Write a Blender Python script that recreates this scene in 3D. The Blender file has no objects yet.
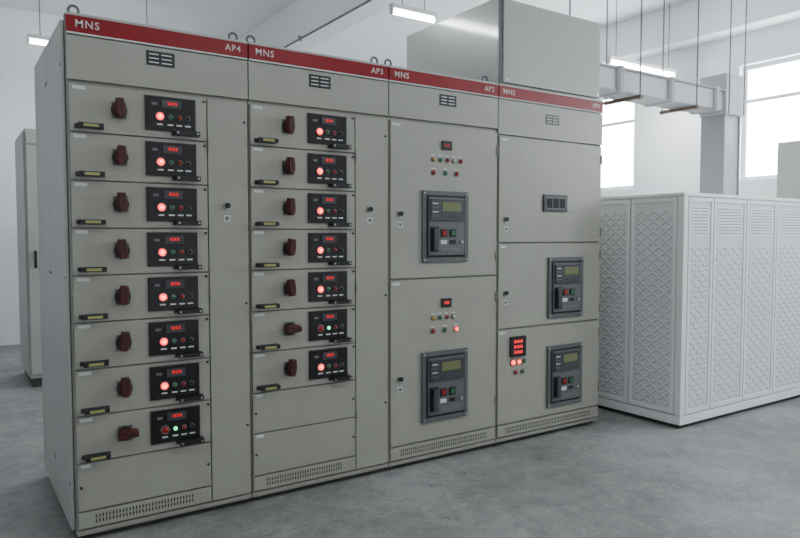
import bpy, bmesh, math, random
from mathutils import Matrix, Vector
random.seed(4)
S = bpy.context.scene
COL = S.collection
FZ = -0.05      # finished floor level

# ------------------------------------------------------------------ materials
MATS = {}
def mat(name, color, rough=0.5, metal=0.0, emis=None, es=0.0, var=0.0, scale=6.0, bump=0.0, bscale=200.0, spec=0.5, coat=0.0):
    m = bpy.data.materials.new(name); m.use_nodes = True
    nt = m.node_tree; b = nt.nodes["Principled BSDF"]
    c = (*color, 1)
    b.inputs["Base Color"].default_value = c
    b.inputs["Roughness"].default_value = rough
    b.inputs["Metallic"].default_value = metal
    b.inputs["Specular IOR Level"].default_value = spec
    b.inputs["Coat Weight"].default_value = coat
    b.inputs["Coat Roughness"].default_value = 0.08
    if emis:
        b.inputs["Emission Color"].default_value = (*emis, 1)
        b.inputs["Emission Strength"].default_value = es
    tc = nt.nodes.new("ShaderNodeTexCoord")
    if var > 0:
        n = nt.nodes.new("ShaderNodeTexNoise"); n.inputs["Scale"].default_value = scale
        n.inputs["Detail"].default_value = 6; n.inputs["Roughness"].default_value = 0.6
        r = nt.nodes.new("ShaderNodeValToRGB")
        r.color_ramp.elements[0].position = 0.3; r.color_ramp.elements[1].position = 0.7
        r.color_ramp.elements[0].color = (*[x*(1-var) for x in color], 1)
        r.color_ramp.elements[1].color = (*[min(1, x*(1+var)) for x in color], 1)
        nt.links.new(tc.outputs["Object"], n.inputs["Vector"])
        nt.links.new(n.outputs["Fac"], r.inputs["Fac"]); nt.links.new(r.outputs["Color"], b.inputs["Base Color"])
    if bump > 0:
        n2 = nt.nodes.new("ShaderNodeTexNoise"); n2.inputs["Scale"].default_value = bscale
        bp = nt.nodes.new("ShaderNodeBump"); bp.inputs["Strength"].default_value = bump; bp.inputs["Distance"].default_value = 0.002
        nt.links.new(tc.outputs["Object"], n2.inputs["Vector"])
        nt.links.new(n2.outputs["Fac"], bp.inputs["Height"]); nt.links.new(bp.outputs["Normal"], b.inputs["Normal"])
    MATS[name] = m
    return m

mat("paint", (0.325, 0.325, 0.278), 0.42, var=0.05, scale=5, bump=0.15, bscale=350)
mat("paint_frame", (0.27, 0.27, 0.23), 0.45, var=0.03, scale=2)
mat("paint_side", (0.42, 0.43, 0.41), 0.4, var=0.04, scale=3)
mat("paint_box", (0.38, 0.39, 0.37), 0.3, var=0.03, scale=2, coat=1.0)
mat("paint_cover", (0.40, 0.41, 0.385), 0.5, var=0.03, scale=2)
mat("gap", (0.03, 0.03, 0.028), 0.8)
mat("gap_light", (0.36, 0.37, 0.38), 0.8)
mat("red_strip", (0.235, 0.006, 0.012), 0.4, var=0.05, spec=0.3)
mat("white_text", (0.62, 0.56, 0.55), 0.5)
mat("black", (0.012, 0.012, 0.014), 0.35)
mat("black_gloss", (0.01, 0.01, 0.012), 0.15)
mat("dark_grey", (0.045, 0.048, 0.055), 0.4)
mat("mid_grey", (0.13, 0.135, 0.14), 0.45)
mat("bezel", (0.10, 0.105, 0.11), 0.4)
mat("acb_face", (0.11, 0.115, 0.12), 0.45)
mat("knob_red", (0.070, 0.007, 0.008), 0.4)
mat("label", (0.62, 0.63, 0.62), 0.6)
mat("label_yellow", (0.35, 0.33, 0.12), 0.6)
mat("metal", (0.45, 0.45, 0.45), 0.3, metal=0.9)
mat("lcd", (0.12, 0.13, 0.06), 0.3, emis=(0.25, 0.27, 0.10), es=0.1)
mat("lamp_red_on", (0.8, 0.01, 0.01), 0.3, emis=(1.0, 0.004, 0.003), es=7)
mat("lamp_core", (1, 0.3, 0.2), 0.3, emis=(1.0, 0.02, 0.015), es=16)
mat("digit_red", (0.6, 0.02, 0.02), 0.3, emis=(1.0, 0.008, 0.02), es=1.5)
mat("digit_dim", (0.4, 0.02, 0.02), 0.3, emis=(1.0, 0.010, 0.02), es=0.6)
mat("lamp_red_off", (0.24, 0.010, 0.010), 0.3, emis=(1, 0.02, 0.01), es=0.05)
mat("lamp_green_on", (0.05, 0.6, 0.25), 0.3, emis=(0.05, 1.0, 0.35), es=3.0)
mat("lamp_green_off", (0.02, 0.12, 0.05), 0.3, emis=(0.05, 0.8, 0.3), es=0.04)
mat("lamp_yellow", (0.60, 0.38, 0.05), 0.3)
mat("lamp_white", (0.6, 0.6, 0.55), 0.3)
mat("plinth", (0.06, 0.06, 0.06), 0.7)
mat("tr_white", (0.84, 0.86, 0.86), 0.4, var=0.02, scale=2)
mat("tr_panel", (0.72, 0.74, 0.75), 0.45)
mat("tr_emboss", (0.86, 0.87, 0.87), 0.4)
mat("duct", (0.50, 0.51, 0.52), 0.45, var=0.06, scale=4)
mat("duct_dark", (0.32, 0.325, 0.33), 0.5)
mat("rust", (0.17, 0.12, 0.09), 0.8, var=0.3, scale=30)
mat("wall", (0.86, 0.875, 0.885), 0.85, var=0.02, scale=1.2, bump=0.1, bscale=60)
mat("ceiling", (0.82, 0.83, 0.84), 0.9, var=0.02, scale=1.0)
mat("beam", (0.82, 0.83, 0.84), 0.9)
mat("frame_win", (0.62, 0.64, 0.67), 0.4)
mat("window_pane", (0.8, 0.85, 0.9), 0.3, emis=(0.88, 0.95, 1.0), es=22)
mat("tube", (1, 1, 1), 0.3, emis=(0.9, 0.97, 1.0), es=45)
mat("fixture", (0.7, 0.7, 0.7), 0.5)
mat("rod", (0.16, 0.16, 0.17), 0.6)

def floor_mat():
    m = bpy.data.materials.new("floor_concrete"); m.use_nodes = True
    nt = m.node_tree; b = nt.nodes["Principled BSDF"]
    L = nt.links.new
    tc = nt.nodes.new("ShaderNodeTexCoord")
    def noise(sc, det, ro, dist=0.0):
        n = nt.nodes.new("ShaderNodeTexNoise"); n.inputs["Scale"].default_value = sc; n.inputs["Detail"].default_value = det
        n.inputs["Roughness"].default_value = ro; n.inputs["Distortion"].default_value = dist
        L(tc.outputs["Object"], n.inputs["Vector"]); return n
    n = noise(0.9, 10, 0.65, 0.3); n2 = noise(12, 12, 0.8, 0.2); n3 = noise(3.4, 14, 0.85, 0.6); n4 = noise(70, 6, 0.8)
    mx = nt.nodes.new("ShaderNodeMath"); mx.operation = 'MULTIPLY_ADD'; mx.inputs[1].default_value = 0.7
    r = nt.nodes.new("ShaderNodeValToRGB")
    r.color_ramp.elements[0].position = 0.66; r.color_ramp.elements[1].position = 1.03
    r.color_ramp.elements[0].color = (0.150, 0.150, 0.148, 1); r.color_ramp.elements[1].color = (0.345, 0.343, 0.338, 1)
    sc = nt.nodes.new("ShaderNodeMapRange"); sc.inputs["From Min"].default_value = 0.54; sc.inputs["From Max"].default_value = 0.66
    sc.inputs["To Min"].default_value = 1.0; sc.inputs["To Max"].default_value = 0.62
    sp = nt.nodes.new("ShaderNodeMapRange"); sp.inputs["From Min"].default_value = 0.35; sp.inputs["From Max"].default_value = 0.65
    sp.inputs["To Min"].default_value = 0.78; sp.inputs["To Max"].default_value = 1.16
    mm = nt.nodes.new("ShaderNodeMath"); mm.operation = 'MULTIPLY'
    mul = nt.nodes.new("ShaderNodeVectorMath"); mul.operation = 'SCALE'
    rr = nt.nodes.new("ShaderNodeMapRange"); rr.inputs["To Min"].default_value = 0.36; rr.inputs["To Max"].default_value = 0.70
    bp = nt.nodes.new("ShaderNodeBump"); bp.inputs["Strength"].default_value = 0.3; bp.inputs["Distance"].default_value = 0.01
    L(n2.outputs["Fac"], mx.inputs[0]); L(n.outputs["Fac"], mx.inputs[2])
    L(mx.outputs[0], r.inputs["Fac"]); L(r.outputs["Color"], mul.inputs[0])
    L(n3.outputs["Fac"], sc.inputs["Value"]); L(n4.outputs["Fac"], sp.inputs["Value"])
    L(sc.outputs[0], mm.inputs[0]); L(sp.outputs[0], mm.inputs[1]); L(mm.outputs[0], mul.inputs["Scale"])
    L(mul.outputs[0], b.inputs["Base Color"])
    L(n.outputs["Fac"], rr.inputs["Value"]); L(rr.outputs[0], b.inputs["Roughness"])
    L(n2.outputs["Fac"], bp.inputs["Height"]); L(bp.outputs["Normal"], b.inputs["Normal"])
    MATS["floor"] = m
floor_mat()

# ------------------------------------------------------------------ mesh builder
class MB:
    def __init__(s):
        s.v = []; s.f = []; s.m = []; s.sm = []; s.names = []; s.M = Matrix.Identity(4)
    def mi(s, n):
        if n not in s.names: s.names.append(n)
        return s.names.index(n)
    def add(s, vs, fs, mt, smooth=False, M=None):
        T = s.M @ M if M is not None else s.M
        o = len(s.v); k = s.mi(mt)
        s.v += [tuple(T @ Vector(p)) for p in vs]
        for f in fs:
            s.f.append([i+o for i in f]); s.m.append(k); s.sm.append(smooth)
    def box(s, x0, x1, y0, y1, z0, z1, mt, M=None):
        vs = [(x0,y0,z0),(x1,y0,z0),(x1,y1,z0),(x0,y1,z0),(x0,y0,z1),(x1,y0,z1),(x1,y1,z1),(x0,y1,z1)]
        s.add(vs, [(0,3,2,1),(4,5,6,7),(0,1,5,4),(1,2,6,5),(2,3,7,6),(3,0,4,7)], mt, False, M)
    def cyl(s, p0, p1, r0, mt, r1=None, n=16):
        p0 = Vector(p0); p1 = Vector(p1); r1 = r0 if r1 is None else r1
        d = (p1-p0).normalized(); a = d.orthogonal().normalized(); b = d.cross(a)
        vs = []
        for p, r in ((p0, r0), (p1, r1)):
            for i in range(n):
                t = 2*math.pi*i/n; vs.append(tuple(p + a*math.cos(t)*r + b*math.sin(t)*r))
        s.add(vs, [(i, (i+1) % n, n+(i+1) % n, n+i) for i in range(n)], mt, True)
        s.add(vs, [tuple(range(n))[::-1], tuple(range(n, 2*n))], mt, False)
    def dome(s, x, y, z, r, h, mt, n=12):
        vs = []; rings = 3
        for j in range(rings):
            t = j/rings*math.pi/2
            for i in range(n):
                a = 2*math.pi*i/n
                vs.append((x+math.cos(a)*r*math.cos(t), y-h*math.sin(t), z+math.sin(a)*r*math.cos(t)))
        vs.append((x, y-h, z)); fs = []
        for j in range(rings-1):
            for i in range(n):
                fs.append((j*n+i, j*n+(i+1) % n, (j+1)*n+(i+1) % n, (j+1)*n+i))
        for i in range(n): fs.append(((rings-1)*n+i, (rings-1)*n+(i+1) % n, rings*n))
        s.add(vs, fs, mt, True)
    def torus(s, c, R, r, mt, axis='Y', N=20, n=8):
        vs = []; fs = []
        for i in range(N):
            a = 2*math.pi*i/N
            for j in range(n):
                b = 2*math.pi*j/n; q = R + r*math.cos(b)
                if axis == 'Y': vs.append((c[0]+q*math.cos(a), c[1]+r*math.sin(b), c[2]+q*math.sin(a)))
                else: vs.append((c[0]+r*math.sin(b), c[1]+q*math.cos(a), c[2]+q*math.sin(a)))
        for i in range(N):
            for j in range(n):
                fs.append((i*n+j, ((i+1) % N)*n+j, ((i+1) % N)*n+(j+1) % n, i*n+(j+1) % n))
        s.add(vs, fs, mt, True)
    def finish(s, name, parent=None, bevel=0.0, seg=2):
        me = bpy.data.meshes.new(name); me.from_pydata(s.v, [], s.f)
        for n in s.names: me.materials.append(MATS[n])
        me.polygons.foreach_set("material_index", s.m)
        me.polygons.foreach_set("use_smooth", s.sm); me.update()
        bm = bmesh.new(); bm.from_mesh(me); bmesh.ops.recalc_face_normals(bm, faces=bm.faces); bm.to_mesh(me); bm.free()
        ob = bpy.data.objects.new(name, me); COL.objects.link(ob)
        if parent:
            ob.parent = parent; ob.location = -parent.location
        if bevel > 0:
            b = ob.modifiers.new("bevel", 'BEVEL'); b.width = bevel; b.segments = seg; b.limit_method = 'ANGLE'; b.angle_limit = math.radians(50)
        return ob

def group(name, loc):
    e = bpy.data.objects.new(name, None); e.location = loc; e.empty_display_size = 0.1; COL.objects.link(e); return e

def text(body, x, y, z, size, mt, parent, name, align='CENTER'):
    cu = bpy.data.curves.new(name, 'FONT'); cu.body = body; cu.size = size; cu.extrude = 0.0004; cu.align_x = align; cu.align_y = 'CENTER'
    cu.resolution_u = 3; cu.space_character = 1.15; cu.offset = size*0.008
    ob = bpy.data.objects.new(name, cu); COL.objects.link(ob)
    cu.materials.append(MATS[mt])
    ob.parent = parent; ob.rotation_euler = (math.pi/2, 0, 0)
    ob.location = Vector((x, y, z)) - parent.location
    return ob

# ------------------------------------------------------------------ room shell
XR, YB, XL, YF, ZC = 7.1, 6.3, -3.2, -6.5, 4.0
m = MB(); m.box(XL-0.2, XR+0.24, YF, YB+0.2, FZ-0.2, FZ, "floor"); m.finish("floor")
m = MB(); m.box(XL-0.2, XR+0.24, YF, YB+0.2, ZC, ZC+0.2, "ceiling"); m.finish("ceiling")
m = MB(); m.box(XL-0.2, XR+0.24, YB, YB+0.2, FZ, ZC, "wall"); m.finish("wall_back")
m = MB(); m.box(XL-0.2, XL, YF, YB, FZ, ZC, "wall"); m.finish("wall_left")
wins = [(2.57, 4.1), (-0.36, 1.16), (-3.3, -1.78)]  # last one is an unseen window, added for the light of its pane
m = MB(); ZW0, ZW1 = 1.9, 3.2
m.box(XR, XR+0.24, YF, YB, FZ, ZW0, "wall"); m.box(XR, XR+0.24, YF, YB, ZW1, ZC, "wall")
ys = [YF] + [v for w in sorted(wins) for v in w] + [YB]
for i in range(0, len(ys), 2): m.box(XR, XR+0.24, ys[i], ys[i+1], ZW0, ZW1, "wall")
m.finish("wall_right")
for k, (a, b) in enumerate(sorted(wins)):
    w = MB(); t = 0.05
    x0, x1 = XR+0.08, XR+0.14
    w.box(x0, x1, a, a+t, ZW0, ZW1, "frame_win"); w.box(x0, x1, b-t, b, ZW0, ZW1, "frame_win")
    w.box(x0, x1, a+t, b-t, ZW0, ZW0+t, "frame_win"); w.box(x0, x1, a+t, b-t, ZW1-t, ZW1, "frame_win")
    mid = (a+b)/2
    w.box(x0, x1, mid-0.03, mid+0.03, ZW0+t, ZW1-t, "frame_win")
    w.box(x0+0.01, x1-0.01, a+t, mid-0.03, 2.78, 2.82, "frame_win"); w.box(x0+0.01, x1-0.01, mid+0.03, b-t, 2.78, 2.82, "frame_win")
    w.box(XR+0.10, XR+0.105, a+t, b-t, ZW0+t, ZW1-t, "window_pane")
    w.finish("window_%d" % (k+1), bevel=0.0)
m = MB(); m.box(XR-0.3, XR, YF, YB, 3.55, ZC, "beam"); m.finish("ceiling_beam_1", bevel=0.01)  # downstand ceiling beam along the right wall
m = MB(); m.box(3.02, 3.32, YF, YB, 3.55, ZC, "beam"); m.finish("ceiling_beam_2", bevel=0.01)  # second downstand beam, above the cabinet row

# ------------------------------------------------------------------ switchgear helpers
D = 1.0; H = 2.2
YP = -0.016
def body(mb, x0, x1):
    mb.box(x0+0.002, x1-0.002, 0.0, D, 0.0, H-0.01, "paint_frame")
    mb.box(x0+0.01, x1-0.01, 0.03, D-0.02, FZ, 0.0, "plinth")
    mb.box(x0, x1, -0.004, 0.03, H-0.01, H+0.004, "paint_frame")
    mb.box(x0+0.002, x1-0.002, -0.012, 0.03, FZ+0.028, 0.0, "paint_frame")
def door(mb, x0, x1, z0, z1, g=0.003):
    mb.box(x0+g, x1-g, YP, 0.002, z0+g, z1-g, "paint")
def strip(mb, x0, x1):
    mb.box(x0+0.004, x1-0.004, -0.020, 0.001, H-0.072, H-0.004, "red_strip")
    mb.box(x0+0.004, x1-0.004, -0.022, 0.001, H-0.004, H+0.006, "paint_side")
    mb.box(x0+0.004, x1-0.004, -0.0215, 0.001, H-0.080, H-0.073, "label")
def vent(mb, x0, x1, z0, z1):
    mb.box(x0+0.003, x1-0.003, YP, 0.002, z0, z1, "paint")
    n = int((x1-x0-0.14)/0.014)
    for i in range(n):
        x = x0+0.07+i*0.014
        for zz in (z0+0.35*(z1-z0), z0+0.66*(z1-z0)):
            mb.box(x, x+0.006, YP-0.0006, YP+0.001, zz-0.008, zz+0.008, "gap")
def lock(mb, x, z):
    mb.cyl((x, YP, z), (x, YP-0.008, z), 0.019, "metal"); mb.cyl((x, YP-0.008, z), (x, YP-0.016, z), 0.014, "black")
    mb.box(x-0.016, x+0.016, YP-0.002, YP, z-0.075, z-0.045, "label"); mb.cyl((x, YP, z-0.06), (x, YP-0.004, z-0.06), 0.010, "mid_grey")
def smallscrew(mb, x, z):
    mb.cyl((x, YP, z), (x, YP-0.004, z), 0.006, "black", n=10)
def nameplate(mb, x, z):
    mb.box(x-0.062, x+0.062, YP-0.002, YP, z-0.032, z+0.032, "black")
    for i in range(3):
        zz = z+0.018-i*0.018
        mb.box(x-0.050, x-0.008, YP-0.0028, YP-0.002, zz-0.0025, zz+0.0025, "label")
        mb.box(x+0.004, x+0.050, YP-0.0028, YP-0.002, zz-0.0025, zz+0.0025, "label")
def label(mb, x, z, w=0.05, h=0.014, mt="label"):
    mb.box(x, x+w, YP-0.0016, YP, z, z+h, mt)
def lamp(mb, x, z, mt, r=0.011, y=YP):
    mb.cyl((x, y, z), (x, y-0.007, z), r*1.3, "mid_grey", n=14)
    mb.dome(x, y-0.007, z, r, 0.010, mt)
    if mt == "lamp_red_on": mb.dome(x, y-0.0135, z, r*0.5, 0.005, "lamp_core")
def eyebolt(mb, x, y):
    mb.cyl((x, y, H), (x, y, H+0.02), 0.012, "mid_grey"); mb.torus((x, y, H+0.038), 0.02, 0.006, "mid_grey")
def pull(mb, x, z, w=0.10, tag=None):
    mb.box(x-w/2-0.008, x+w/2+0.008, YP-0.003, YP, z-0.010, z+0.010, "dark_grey")
    for s in (-1, 1):
        mb.box(x+s*(w/2-0.007)-0.007, x+s*(w/2-0.007)+0.007, YP-0.034, YP, z-0.007, z+0.007, "black")
    mb.box(x-w/2, x+w/2, YP-0.046, YP-0.034, z-0.010, z+0.010, "black")
    if tag: mb.box(x-w/2+0.02, x+w/2-0.02, YP-0.0468, YP-0.046, z-0.006, z+0.006, tag)
    if tag is None:
        for s in (-1, 1): mb.cyl((x+s*(w/2-0.01), YP-0.046, z), (x+s*(w/2-0.01), YP-0.049, z), 0.005, "metal", n=8)
def rotary(mb, x, z, horiz):
    mb.box(x-0.030, x+0.030, YP-0.006, YP, z-0.034, z+0.034, "mid_grey")
    mb.cyl((x, YP-0.006, z), (x, YP-0.020, z), 0.034, "black", r1=0.030, n=24)
    ang = math.radians(90 if horiz else random.choice([0, 6, -4]))
    T = Matrix.Translation((x, 0, z)) @ Matrix.Rotation(ang, 4, 'Y') @ Matrix.Scale(1.2, 4, (1, 0, 0)) @ Matrix.Scale(1.2, 4, (0, 0, 1)) @ Matrix.Translation((-x, 0, -z))
    y0, y1 = YP-0.020, YP-0.054
    prof = [(-0.010, -0.030), (0.010, -0.030), (0.019, -0.014), (0.020, 0.010), (0.014, 0.042), (-0.014, 0.042), (-0.020, 0.010), (-0.019, -0.014)]
    vs = [(x+px, y0, z+pz) for px, pz in prof] + [(x+px*0.62, y1, z+pz*0.92) for px, pz in prof]
    n = len(prof)
    mb.add(vs, [(i, (i+1) % n, n+(i+1) % n, n+i) for i in range(n)] + [tuple(range(n))[::-1], tuple(range(n, 2*n))], "knob_red", False, T)
    mb.box(x-0.003, x+0.003, y1-0.001, y1+0.002, z-0.005, z+0.032, "black", T)

def ctrl(mb, x, z, on=True):
    w, h = 0.112, 0.076
    mb.box(x-w, x+w, YP-0.008, YP, z-h, z+h, "black")
    mb.box(x-w+0.006, x+w-0.006, YP-0.010, YP-0.008, z-h+0.006, z+h-0.006, "black_gloss")
    y = YP-0.010
    mb.box(x-0.040, x+0.046, y-0.006, y, z+0.024, z+0.062, "dark_grey")
    mb.box(x-0.016, x+0.026, y-0.0068, y-0.006, z+0.038, z+0.052, "digit_dim")
    for i in range(1, 3): mb.box(x-0.016+i*0.014, x-0.0135+i*0.014, y-0.0072, y-0.0066, z+0.038, z+0.052, "black")
    for i in range(3): mb.box(x-0.013+i*0.014, x-0.007+i*0.014, y-0.0072, y-0.0066, z+0.0435, z+0.0465, "black")
    lamp(mb, x-0.050, z-0.014, "lamp_red_on" if on else "lamp_red_off", 0.016, y)
    lamp(mb, x-0.004, z-0.014, "lamp_green_off" if on else "lamp_green_on", 0.009, y)
    lamp(mb, x+0.036, z-0.014, "lamp_red_off", 0.009, y)
    lamp(mb, x+0.074, z-0.014, "black", 0.009, y)
    for i, xx in enumerate((-0.050, -0.004, 0.036, 0.074)):
        mb.box(x+xx-0.013, x+xx+0.013, y-0.001, y, z-0.052, z-0.045, "label")
    mb.box(x-0.085, x-0.06, y-0.001, y, z+0.035, z+0.047, "mid_grey")

def acb(mb, x, z, w=0.34, h=0.41):
    a, b = w/2, h/2; t = 0.026
    mb.box(x-a, x+a, YP-0.014, YP, z+b-t, z+b, "bezel"); mb.box(x-a, x+a, YP-0.014, YP, z-b, z-b+t, "bezel")
    mb.box(x-a, x-a+t, YP-0.014, YP, z-b+t, z+b-t, "bezel"); mb.box(x+a-t, x+a, YP-0.014, YP, z-b+t, z+b-t, "bezel")
    mb.box(x-a+t, x+a-t, YP-0.003, YP, z-b+t, z+b-t, "black")
    fx0, fx1, fz0, fz1 = x-a+0.036, x+a-0.036, z-b+0.040, z+b-0.036
    mb.box(fx0, fx1, YP-0.022, YP-0.003, fz0, fz1, "acb_face")
    mb.box(fx0+0.01, fx1-0.01, YP-0.032, YP-0.022, fz1-0.135, fz1-0.012, "dark_grey")
    mb.box(fx0+0.090, fx1-0.035, YP-0.034, YP-0.032, fz1-0.080, fz1-0.028, "lcd")
    for i in range(5): mb.cyl((fx0+0.095+i*0.026, YP-0.032, fz1-0.108), (fx0+0.095+i*0.026, YP-0.036, fz1-0.108), 0.005, "acb_face", n=8)
    for i in range(4): mb.box(fx0+0.02, fx0+0.06, YP-0.033, YP-0.032, fz1-0.04-i*0.024, fz1-0.034-i*0.024, "label" if i % 2 == 0 else "acb_face")
    mb.box(fx0+0.01, fx0+0.068, YP-0.028, YP-0.022, fz0+0.02, fz0+0.165, "black")
    mb.box(fx0+0.024, fx0+0.054, YP-0.046, YP-0.028, fz0+0.03, fz0+0.155, "dark_grey")
    mb.box(fx0+0.085, fx0+0.130, YP-0.028, YP-0.022, fz0+0.105, fz0+0.150, "black")
    mb.box(fx0+0.094, fx0+0.121, YP-0.032, YP-0.028, fz0+0.114, fz0+0.141, "lamp_red_off")
    mb.box(fx0+0.150, fx0+0.195, YP-0.028, YP-0.022, fz0+0.105, fz0+0.150, "black")
    mb.box(fx0+0.159, fx0+0.186, YP-0.032, YP-0.028, fz0+0.114, fz0+0.141, "lamp_green_off")
    mb.box(fx0+0.085, fx0+0.13, YP-0.024, YP-0.022, fz0+0.064, fz0+0.088, "label")
    mb.box(fx0+0.150, fx0+0.195, YP-0.024, YP-0.022, fz0+0.064, fz0+0.088, "black")
    mb.box(fx0+0.085, fx1-0.03, YP-0.024, YP-0.022, fz0+0.022, fz0+0.040, "mid_grey")
    mb.cyl((fx1-0.024, YP-0.022, fz0+0.075), (fx1-0.024, YP-0.030, fz0+0.075), 0.010, "metal", n=12)
    for sx in (-1, 1):
        for sz in (-1, 1):
            mb.cyl((x+sx*(a-t/2), YP-0.014, z+sz*(b-t/2)), (x+sx*(a-t/2), YP-0.017, z+sz*(b-t/2)), 0.006, "metal", n=8)

XS = [0.0, 0.795, 1.60, 2.40, 3.365]
ZT, PIT = 1.917, 0.2025
VZ0, VZ1 = 0.010, 0.080

def finish_cab(e, fr, dr, dev):
    fr.finish("frame", e, 0.003); dr.finish("doors", e, 0.0025); dev.finish("devices", e, 0.0012, 1)

def drawer_cab(x0, x1, nrow, tag, off_rows):
    e = group("switchgear_cabinet", ((x0+x1)/2, D/2, FZ))
    fr, dr, dv = MB(), MB(), MB()
    body(fr, x0, x1); strip(dr, x0, x1)
    door(dr, x0, x1, 1.930, H-0.082); nameplate(dv, x0+0.385, 2.065)
    xd = x0+0.592
    for i in range(9):
        z1 = ZT - i*PIT; z0 = z1-PIT
        if i == 8: z0 = 0.085
        door(dr, x0+0.006, xd, z0, z1)
        if i < nrow:
            zc = z0+PIT/2
            ctrl(dv, x0+0.425, zc+0.008, i not in off_rows)
            rotary(dv, x0+0.205, zc+0.004, i in off_rows)
            pull(dv, x0+0.085, z0+0.026, 0.10, "label_yellow"); pull(dv, x0+0.49, z0+0.026, 0.11)
            label(dv, x0+0.022, z1-0.024)
            smallscrew(dv, xd-0.014, z1-0.02)
        else:
            smallscrew(dv, x0+0.022, (z0+z1)/2); smallscrew(dv, xd-0.016, (z0+z1)/2)
            label(dv, x0+0.022, z1-0.022, 0.04)
    door(dr, xd, x1-0.004, 0.006, ZT)
    vent(dr, x0+0.006, xd, VZ0, VZ1)
    lock(dv, xd+0.09, 1.42)
    for z in (1.82, 0.95, 0.35): smallscrew(dv, x1-0.022, z)
    for z in (1.7, 1.0, 0.3):
        dv.cyl((xd+0.004, YP-0.004, z-0.03), (xd+0.004, YP-0.004, z+0.03), 0.005, "paint_frame", n=8)
    eyebolt(fr, x0+0.045, 0.06); eyebolt(fr, x1-0.045, 0.06); eyebolt(fr, x0+0.045, D-0.06); eyebolt(fr, x1-0.045, D-0.06)
    finish_cab(e, fr, dr, dv)
    text("MNS", x0+0.085, -0.0205, H-0.037, 0.045, "white_text", e, "badge_text")
    text(tag, x1-0.075, -0.0205, H-0.037, 0.042, "white_text", e, "tag_text")
    return e, fr
e4, _ = drawer_cab(XS[0], XS[1], 8, "AP4", {7})
m = MB()
m.box(-0.014, -0.001, 0.02, 0.5, 0.0, H-0.02, "paint_side"); m.box(-0.014, -0.001, 0.504, 0.985, 0.0, H-0.02, "paint_side")
for z in (0.2, 1.1, 2.0):
    for y in (0.04, 0.48, 0.53, 0.96): m.cyl((-0.014, y, z), (-0.017, y, z), 0.006, "mid_grey", n=8)
m.finish("side_cladding", e4, 0.002)
drawer_cab(XS[1], XS[2], 7, "AP3", {5})

# --- AP2
x0, x1 = XS[2], XS[3]
e = group("switchgear_cabinet", ((x0+x1)/2, D/2, FZ)); fr, dr, dv = MB(), MB(), MB()
body(fr, x0, x1); strip(dr, x0, x1); door(dr, x0, x1, 1.930, H-0.082); nameplate(dv, x0+0.41, 2.06)
door(dr, x0+0.01, x1-0.006, 1.035, 1.917); door(dr, x0+0.01, x1-0.006, 0.088, 1.03); vent(dr, x0+0.01, x1-0.006, VZ0, VZ1)
xc = x0+0.40
for zb, up in ((1.33, True), (0.40, False)):
    acb(dv, xc-0.01, zb, 0.335, 0.41)
    zd = 1.80 if up else 0.885
    dv.box(xc-0.036, xc+0.036, YP-0.010, YP, zd-0.026, zd+0.026, "black")
    dv.box(xc-0.020, xc+0.020, YP-0.0108, YP-0.010, zd-0.008, zd+0.010, "digit_dim" if not up else "lamp_red_off")
    z1_, z2_ = zd-0.085, zd-0.16
    cols1 = ["lamp_yellow", "lamp_green_off", "lamp_red_off", "lamp_white", "lamp_red_off"] if up else ["lamp_yellow", "lamp_green_off", "lamp_red_off", "lamp_white"]
    for i, c in enumerate(cols1):
        lamp(dv, xc-0.095+i*0.05, z1_, c, 0.011); dv.box(xc-0.107+i*0.05, xc-0.083+i*0.05, YP-0.001, YP, z1_+0.02, z1_+0.027, "label")
    for i, c in enumerate(["lamp_red_off", "lamp_green_off", "lamp_red_on" if not up else "lamp_red_off"]):
        lamp(dv, xc-0.095+i*0.085, z2_, c, 0.012); dv.box(xc-0.11+i*0.085, xc-0.08+i*0.085, YP-0.001, YP, z2_+0.02, z2_+0.027, "label")
    label(dv, x0+0.025, (1.885 if up else 1.0), 0.05)
lock(dv, x0+0.075, 1.40); lock(dv, x0+0.075, 0.47)
for z in (1.8, 1.15, 0.9, 0.25): dv.cyl((x1-0.010, YP-0.004, z-0.03), (x1-0.010, YP-0.004, z+0.03), 0.005, "paint_frame", n=8)
eyebolt(fr, x0+0.045, 0.06); eyebolt(fr, x1-0.045, 0.06)
finish_cab(e, fr, dr, dv)
text("MNS", x0+0.085, -0.0205, H-0.037, 0.045, "white_text", e, "badge_text"); text("AP2", x1-0.075, -0.0205, H-0.037, 0.042, "white_text", e, "tag_text")

# --- AP1
x0, x1 = XS[3], XS[4]
e = group("switchgear_cabinet", ((x0+x1)/2, D/2, FZ)); fr, dr, dv = MB(), MB(), MB()
body(fr, x0, x1); strip(dr, x0, x1); door(dr, x0, x1, 1.90, H-0.082); nameplate(dv, x0+0.47, 2.03)
door(dr, x0+0.01, x1-0.008, 1.235, 1.895); door(dr, x0+0.01, x1-0.008, 0.695, 1.23); door(dr, x0+0.01, x1-0.008, 0.088, 0.69); vent(dr, x0+0.01, x1-0.008, VZ0, VZ1)
xm = 2.90
dv.box(xm-0.11, xm+0.11, YP-0.010, YP, 1.435, 1.545, "black"); dv.box(xm-0.10, xm+0.10, YP-0.012, YP-0.010, 1.445, 1.535, "dark_grey")
for i in range(3): dv.box(xm-0.085+i*0.06, xm-0.035+i*0.06, YP-0.013, YP-0.012, 1.46, 1.52, "black_gloss")
acb(dv, 3.005, 0.935, 0.33, 0.40); acb(dv, 3.005, 0.345, 0.33, 0.41)
xq, zq = 2.575, 0.575
dv.box(xq-0.065, xq+0.065, YP-0.014, YP, zq-0.065, zq+0.065, "black")
for i in range(3):
    for j in range(3): dv.box(xq-0.040+j*0.027, xq-0.022+j*0.027, YP-0.0155, YP-0.014, zq+0.024-i*0.034, zq+0.042-i*0.034, "digit_red")
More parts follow.
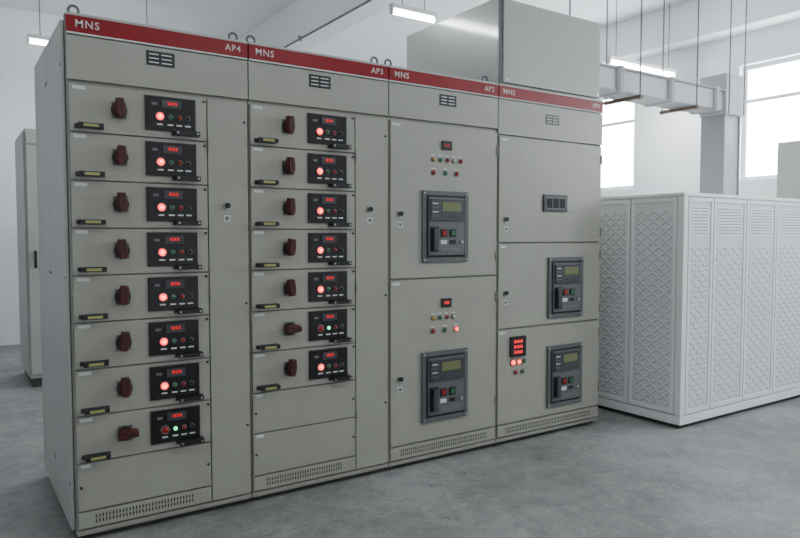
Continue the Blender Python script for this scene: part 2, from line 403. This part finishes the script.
lamp(dv, 2.535, 0.475, "lamp_red_on", 0.016); lamp(dv, 2.585, 0.475, "lamp_red_on", 0.014); lamp(dv, 2.635, 0.475, "lamp_green_off", 0.012)
lamp(dv, 2.56, 0.41, "lamp_red_off", 0.012); lamp(dv, 2.62, 0.41, "lamp_green_off", 0.012)
lock(dv, x0+0.07, 1.38); lock(dv, x0+0.07, 0.92)
label(dv, x0+0.025, 1.865); label(dv, x0+0.025, 1.2); label(dv, x0+0.025, 0.66)
for z in (1.8, 1.3, 1.15, 0.78, 0.6, 0.22): dv.cyl((x1-0.012, YP-0.004, z-0.03), (x1-0.012, YP-0.004, z+0.03), 0.005, "paint_frame", n=8)
finish_cab(e, fr, dr, dv)
text("MNS", x0+0.085, -0.0205, H-0.037, 0.045, "white_text", e, "badge_text"); text("AP1", x1-0.075, -0.0205, H-0.037, 0.042, "white_text", e, "tag_text")

# ------------------------------------------------------------------ busbar box on top
e = group("busbar_entry_box", (2.9, 0.5, H+0.01))
m = MB(); bz0, bz1 = H+0.006, 2.745
m.box(2.43, 3.365, 0.02, 1.02, bz0, bz1, "paint_box"); m.finish("housing", e, 0.004)
m = MB(); m.box(2.455, 3.345, 0.0, 0.02, bz0+0.02, bz1-0.02, "paint_cover"); m.finish("cover", e, 0.004)
m = MB()
m.box(2.432, 2.450, 0.006, 0.02, bz0, bz1, "dark_grey")
for x in (2.48, 2.9, 3.32):
    for z in (bz0+0.04, bz1-0.04): m.cyl((x, 0.0, z), (x, -0.004, z), 0.007, "metal", n=10)
m.finish("fasteners", e)

# ------------------------------------------------------------------ bus duct
e = group("busbar_duct", (4.6, 0.4, 2.5))
m = MB()
m.box(3.366, 5.60, 0.30, 0.50, 2.40, 2.56, "duct")
m.box(3.366, 5.60, 0.285, 0.515, 2.56, 2.575, "duct_dark"); m.box(3.366, 5.60, 0.285, 0.515, 2.385, 2.40, "duct_dark")
for x in (3.9, 4.55, 5.2):
    m.box(x, x+0.05, 0.27, 0.53, 2.375, 2.585, "duct_dark")
    m.box(x-0.01, x, 0.275, 0.525, 2.38, 2.58, "duct")
m.box(5.35, 5.62, 0.27, 0.53, 2.36, 2.72, "duct")
m.box(5.37, 5.60, 0.30, 0.50, 1.58, 2.36, "duct")
m.box(5.355, 5.37, 0.285, 0.515, 1.58, 2.36, "duct_dark"); m.box(5.60, 5.615, 0.285, 0.515, 1.58, 2.36, "duct_dark")
m.box(5.33, 5.64, 0.26, 0.54, 1.575, 1.60, "duct_dark")
m.finish("duct_run", e, 0.004)
m = MB()
for x in (4.1, 4.85):
    m.box(x-0.02, x+0.02, 0.22, 0.58, 2.35, 2.374, "rust")
    for y in (0.235, 0.565): m.cyl((x, y, 2.34), (x, y, ZC-0.005), 0.006, "rod", n=8)
for x in (5.36, 5.6): m.cyl((x, 0.25, 2.36), (x, 0.25, ZC-0.005), 0.006, "rod", n=8)
m.finish("hanger_rods", e)
e = group("hanger_rod", (2.6, 0.2, 3.4)); m = MB()
for x in (2.55, 3.15):
    m.cyl((x, 0.1, bz1), (x, 0.1, 3.545), 0.006, "rod", n=8); m.box(x-0.02, x+0.02, 0.08, 0.12, bz1, bz1+0.01, "metal")
m.finish("rods", e)

m = MB(); m.cyl((3.0, YF+0.1, 3.52), (3.0, YB-0.01, 3.52), 0.012, "rod", n=10)
for y in (-2, 0, 2, 4, 6): m.box(2.98, 3.019, y-0.01, y+0.01, 3.50, 3.555, "rod")
m.finish("ceiling_conduit")

# ------------------------------------------------------------------ transformer enclosure
TX0, TX1, TY0, TY1, TH = 3.70, 5.85, -0.43, 1.25, 1.57
e = group("transformer_enclosure", ((TX0+TX1)/2, (TY0+TY1)/2, FZ))
m = MB()
m.box(TX0+0.02, TX1-0.02, TY0+0.02, TY1-0.02, 0.02, TH-0.02, "tr_panel")
m.box(TX0, TX1, TY0, TY1, TH-0.025, TH, "tr_white")
m.box(TX0, TX1, TY0, TY1, FZ+0.03, 0.04, "tr_white")
for (x, y) in ((TX0, TY0), (TX1-0.05, TY0), (TX0, TY1-0.05), (TX1-0.05, TY1-0.05)):
    m.box(x, x+0.05, y, y+0.05, 0.04, TH-0.025, "tr_white")
m.box(TX0+0.03, TX1-0.03, TY0+0.03, TY0+0.12, FZ, FZ+0.03, "plinth"); m.box(TX0+0.03, TX1-0.03, TY1-0.12, TY1-0.03, FZ, FZ+0.03, "plinth")
m.box(TX0+0.03, TX0+0.10, TY0+0.12, TY1-0.12, FZ, FZ+0.03, "plinth")
m.finish("housing", e, 0.004)
def face_panels(T, edges, name, louv):
    pm, em = MB(), MB(); pm.M = T; em.M = T
    for i in range(len(edges)-1):
        a, b = edges[i]+0.006, edges[i+1]-0.006
        z0, z1 = 0.05, TH-0.03
        pm.box(a, b, -0.022, -0.004, z0, z0+0.03, "tr_white"); pm.box(a, b, -0.022, -0.004, z1-0.03, z1, "tr_white")
        pm.box(a, a+0.026, -0.022, -0.004, z0+0.03, z1-0.03, "tr_white"); pm.box(b-0.026, b, -0.022, -0.004, z0+0.03, z1-0.03, "tr_white")
        pm.box(a+0.026, b-0.026, -0.015, -0.004, z0+0.03, z1-0.03, "tr_panel")
        top = z1-0.05
        if louv:
            pm.box(a+0.045, b-0.045, -0.018, -0.015, z1-0.27, z1-0.06, "tr_white")
            n = 9
            for k in range(n):
                zz = z1-0.25+k*0.0215
                for (u0, u1) in ((a+0.06, (a+b)/2-0.006), ((a+b)/2+0.006, b-0.06)):
                    em.box(u0, u1, -0.0186, -0.017, zz, zz+0.008, "gap_light")
            top = z1-0.29
        pitch = 0.048
        ncol = max(2, int(round((b-a-0.07)/pitch))); pitch = (b-a-0.07)/ncol
        nrow = int((top-z0-0.05)/0.036)
        for c in range(ncol):
            for r in range(nrow):
                # staggered slots whose slant alternates row by row: diamond lattice
                uc = a+0.035+(c+0.5)*pitch; zc = z0+0.055+r*0.036
                ang = math.radians(36 if (c+r) % 2 == 0 else -36)
                R = Matrix.Translation((uc, -0.015, zc)) @ Matrix.Rotation(ang, 4, 'Y')
                em.box(-pitch*0.42, pitch*0.42, -0.003, 0, -0.003, 0.006, "tr_emboss", R)
                em.box(-pitch*0.42, pitch*0.42, -0.0012, 0.0005, -0.0090, -0.0035, "gap_light", R)
    pm.finish(name, e, 0.002); em.finish(name+"_embossing", e)
T0 = Matrix.Translation((0, TY0+0.02, 0))
face_panels(T0, [3.75, 4.05, 4.47, 4.90, 5.35, 5.80], "front_panels", True)
T1 = Matrix.Translation((TX0+0.02, 0, 0)) @ Matrix.Rotation(-math.pi/2, 4, 'Z')
face_panels(T1, [-1.20, -0.80, -0.40, 0.0, 0.38], "side_panels", False)

# ------------------------------------------------------------------ other cabinets
def plain_cab(name, x0, x1, y0, y1, h, ndoor):
    e = group(name, ((x0+x1)/2, (y0+y1)/2, FZ)); m = MB()
    m.box(x0, x1, y0, y1, 0.03, h, "paint_side"); m.box(x0+0.02, x1-0.02, y0+0.02, y1-0.02, FZ, 0.03, "plinth"); m.finish("housing", e, 0.005)
    m = MB(); w = (x1-x0)/ndoor
    for i in range(ndoor):
        m.box(x0+i*w+0.008, x0+(i+1)*w-0.008, y0-0.016, y0, 0.07, h-0.14, "paint_side")
        m.box(x0+i*w+0.008, x0+(i+1)*w-0.008, y0-0.016, y0, h-0.13, h-0.02, "paint_side")
        m.box(x0+i*w+0.05, x0+i*w+0.07, y0-0.035, y0-0.016, 1.0, 1.15, "black")
    m.box(x0-0.012, x0, y0+0.02, (y0+y1)/2-0.003, 0.05, h-0.03, "paint_side"); m.box(x0-0.012, x0, (y0+y1)/2+0.003, y1-0.02, 0.05, h-0.03, "paint_side")
    m.finish("doors", e, 0.003)
plain_cab("distribution_cabinet", 0.16, 3.2, 3.5, 4.3, 2.2, 4)
plain_cab("distribution_cabinet", 6.45, 7.05, -1.2, 0.38, 2.2, 1)

# ------------------------------------------------------------------ fluorescent lamps
def tube(x0, x1, y, z, power=18):
    e = group("fluorescent_lamp", ((x0+x1)/2, y, z)); m = MB()
    m.box(x0, x1, y-0.03, y+0.03, z+0.03, z+0.07, "fixture")
    m.box(x0, x0+0.02, y-0.02, y+0.02, z-0.02, z+0.03, "fixture"); m.box(x1-0.02, x1, y-0.02, y+0.02, z-0.02, z+0.03, "fixture")
    m.finish("batten", e, 0.003)
    m = MB(); m.cyl((x0+0.02, y, z), (x1-0.02, y, z), 0.018, "tube", n=12); m.finish("glass_tube", e)
    m = MB()
    for x in (x0+0.12, x1-0.12): m.cyl((x, y, z+0.07), (x, y, (ZC-0.01) if not (2.9 < x < 3.4) else 3.545), 0.005, "rod", n=8)
    m.finish("suspension", e)
    L = bpy.data.lights.new("lamp_light", 'AREA'); L.shape = 'RECTANGLE'; L.size = x1-x0; L.size_y = 0.06; L.energy = power; L.color = (0.93, 0.98, 1.0)
    lo = bpy.data.objects.new("tube_light", L); COL.objects.link(lo); lo.parent = e; lo.location = (0, 0, -0.03)
tube(0.32, 1.62, 4.75, 3.25, 14)
tube(0.55, 1.75, 1.85, 3.25, 18)
tube(2.80, 3.28, 1.80, 3.20, 10)
tube(5.60, 6.78, 1.77, 3.16, 38)
tube(-1.5, -0.3, -2.2, 3.3, 5)  # unseen lamp over the front aisle, added to light the fronts; next two likewise
tube(1.2, 2.4, -2.6, 3.3, 12)
tube(4.6, 5.8, -2.6, 3.3, 40)

# ------------------------------------------------------------------ world + camera
w = bpy.data.worlds.new("world"); S.world = w; w.use_nodes = True
w.node_tree.nodes["Background"].inputs["Color"].default_value = (0.86, 0.91, 0.95, 1)
w.node_tree.nodes["Background"].inputs["Strength"].default_value = 0.66

cam = bpy.data.cameras.new("camera"); cam.lens = 30.6; cam.sensor_width = 36
co = bpy.data.objects.new("camera", cam); COL.objects.link(co)
co.location = (-0.445, -3.171, 1.276)
co.rotation_euler = (math.radians(90-2.78), 0, math.radians(-33.9))
S.camera = co
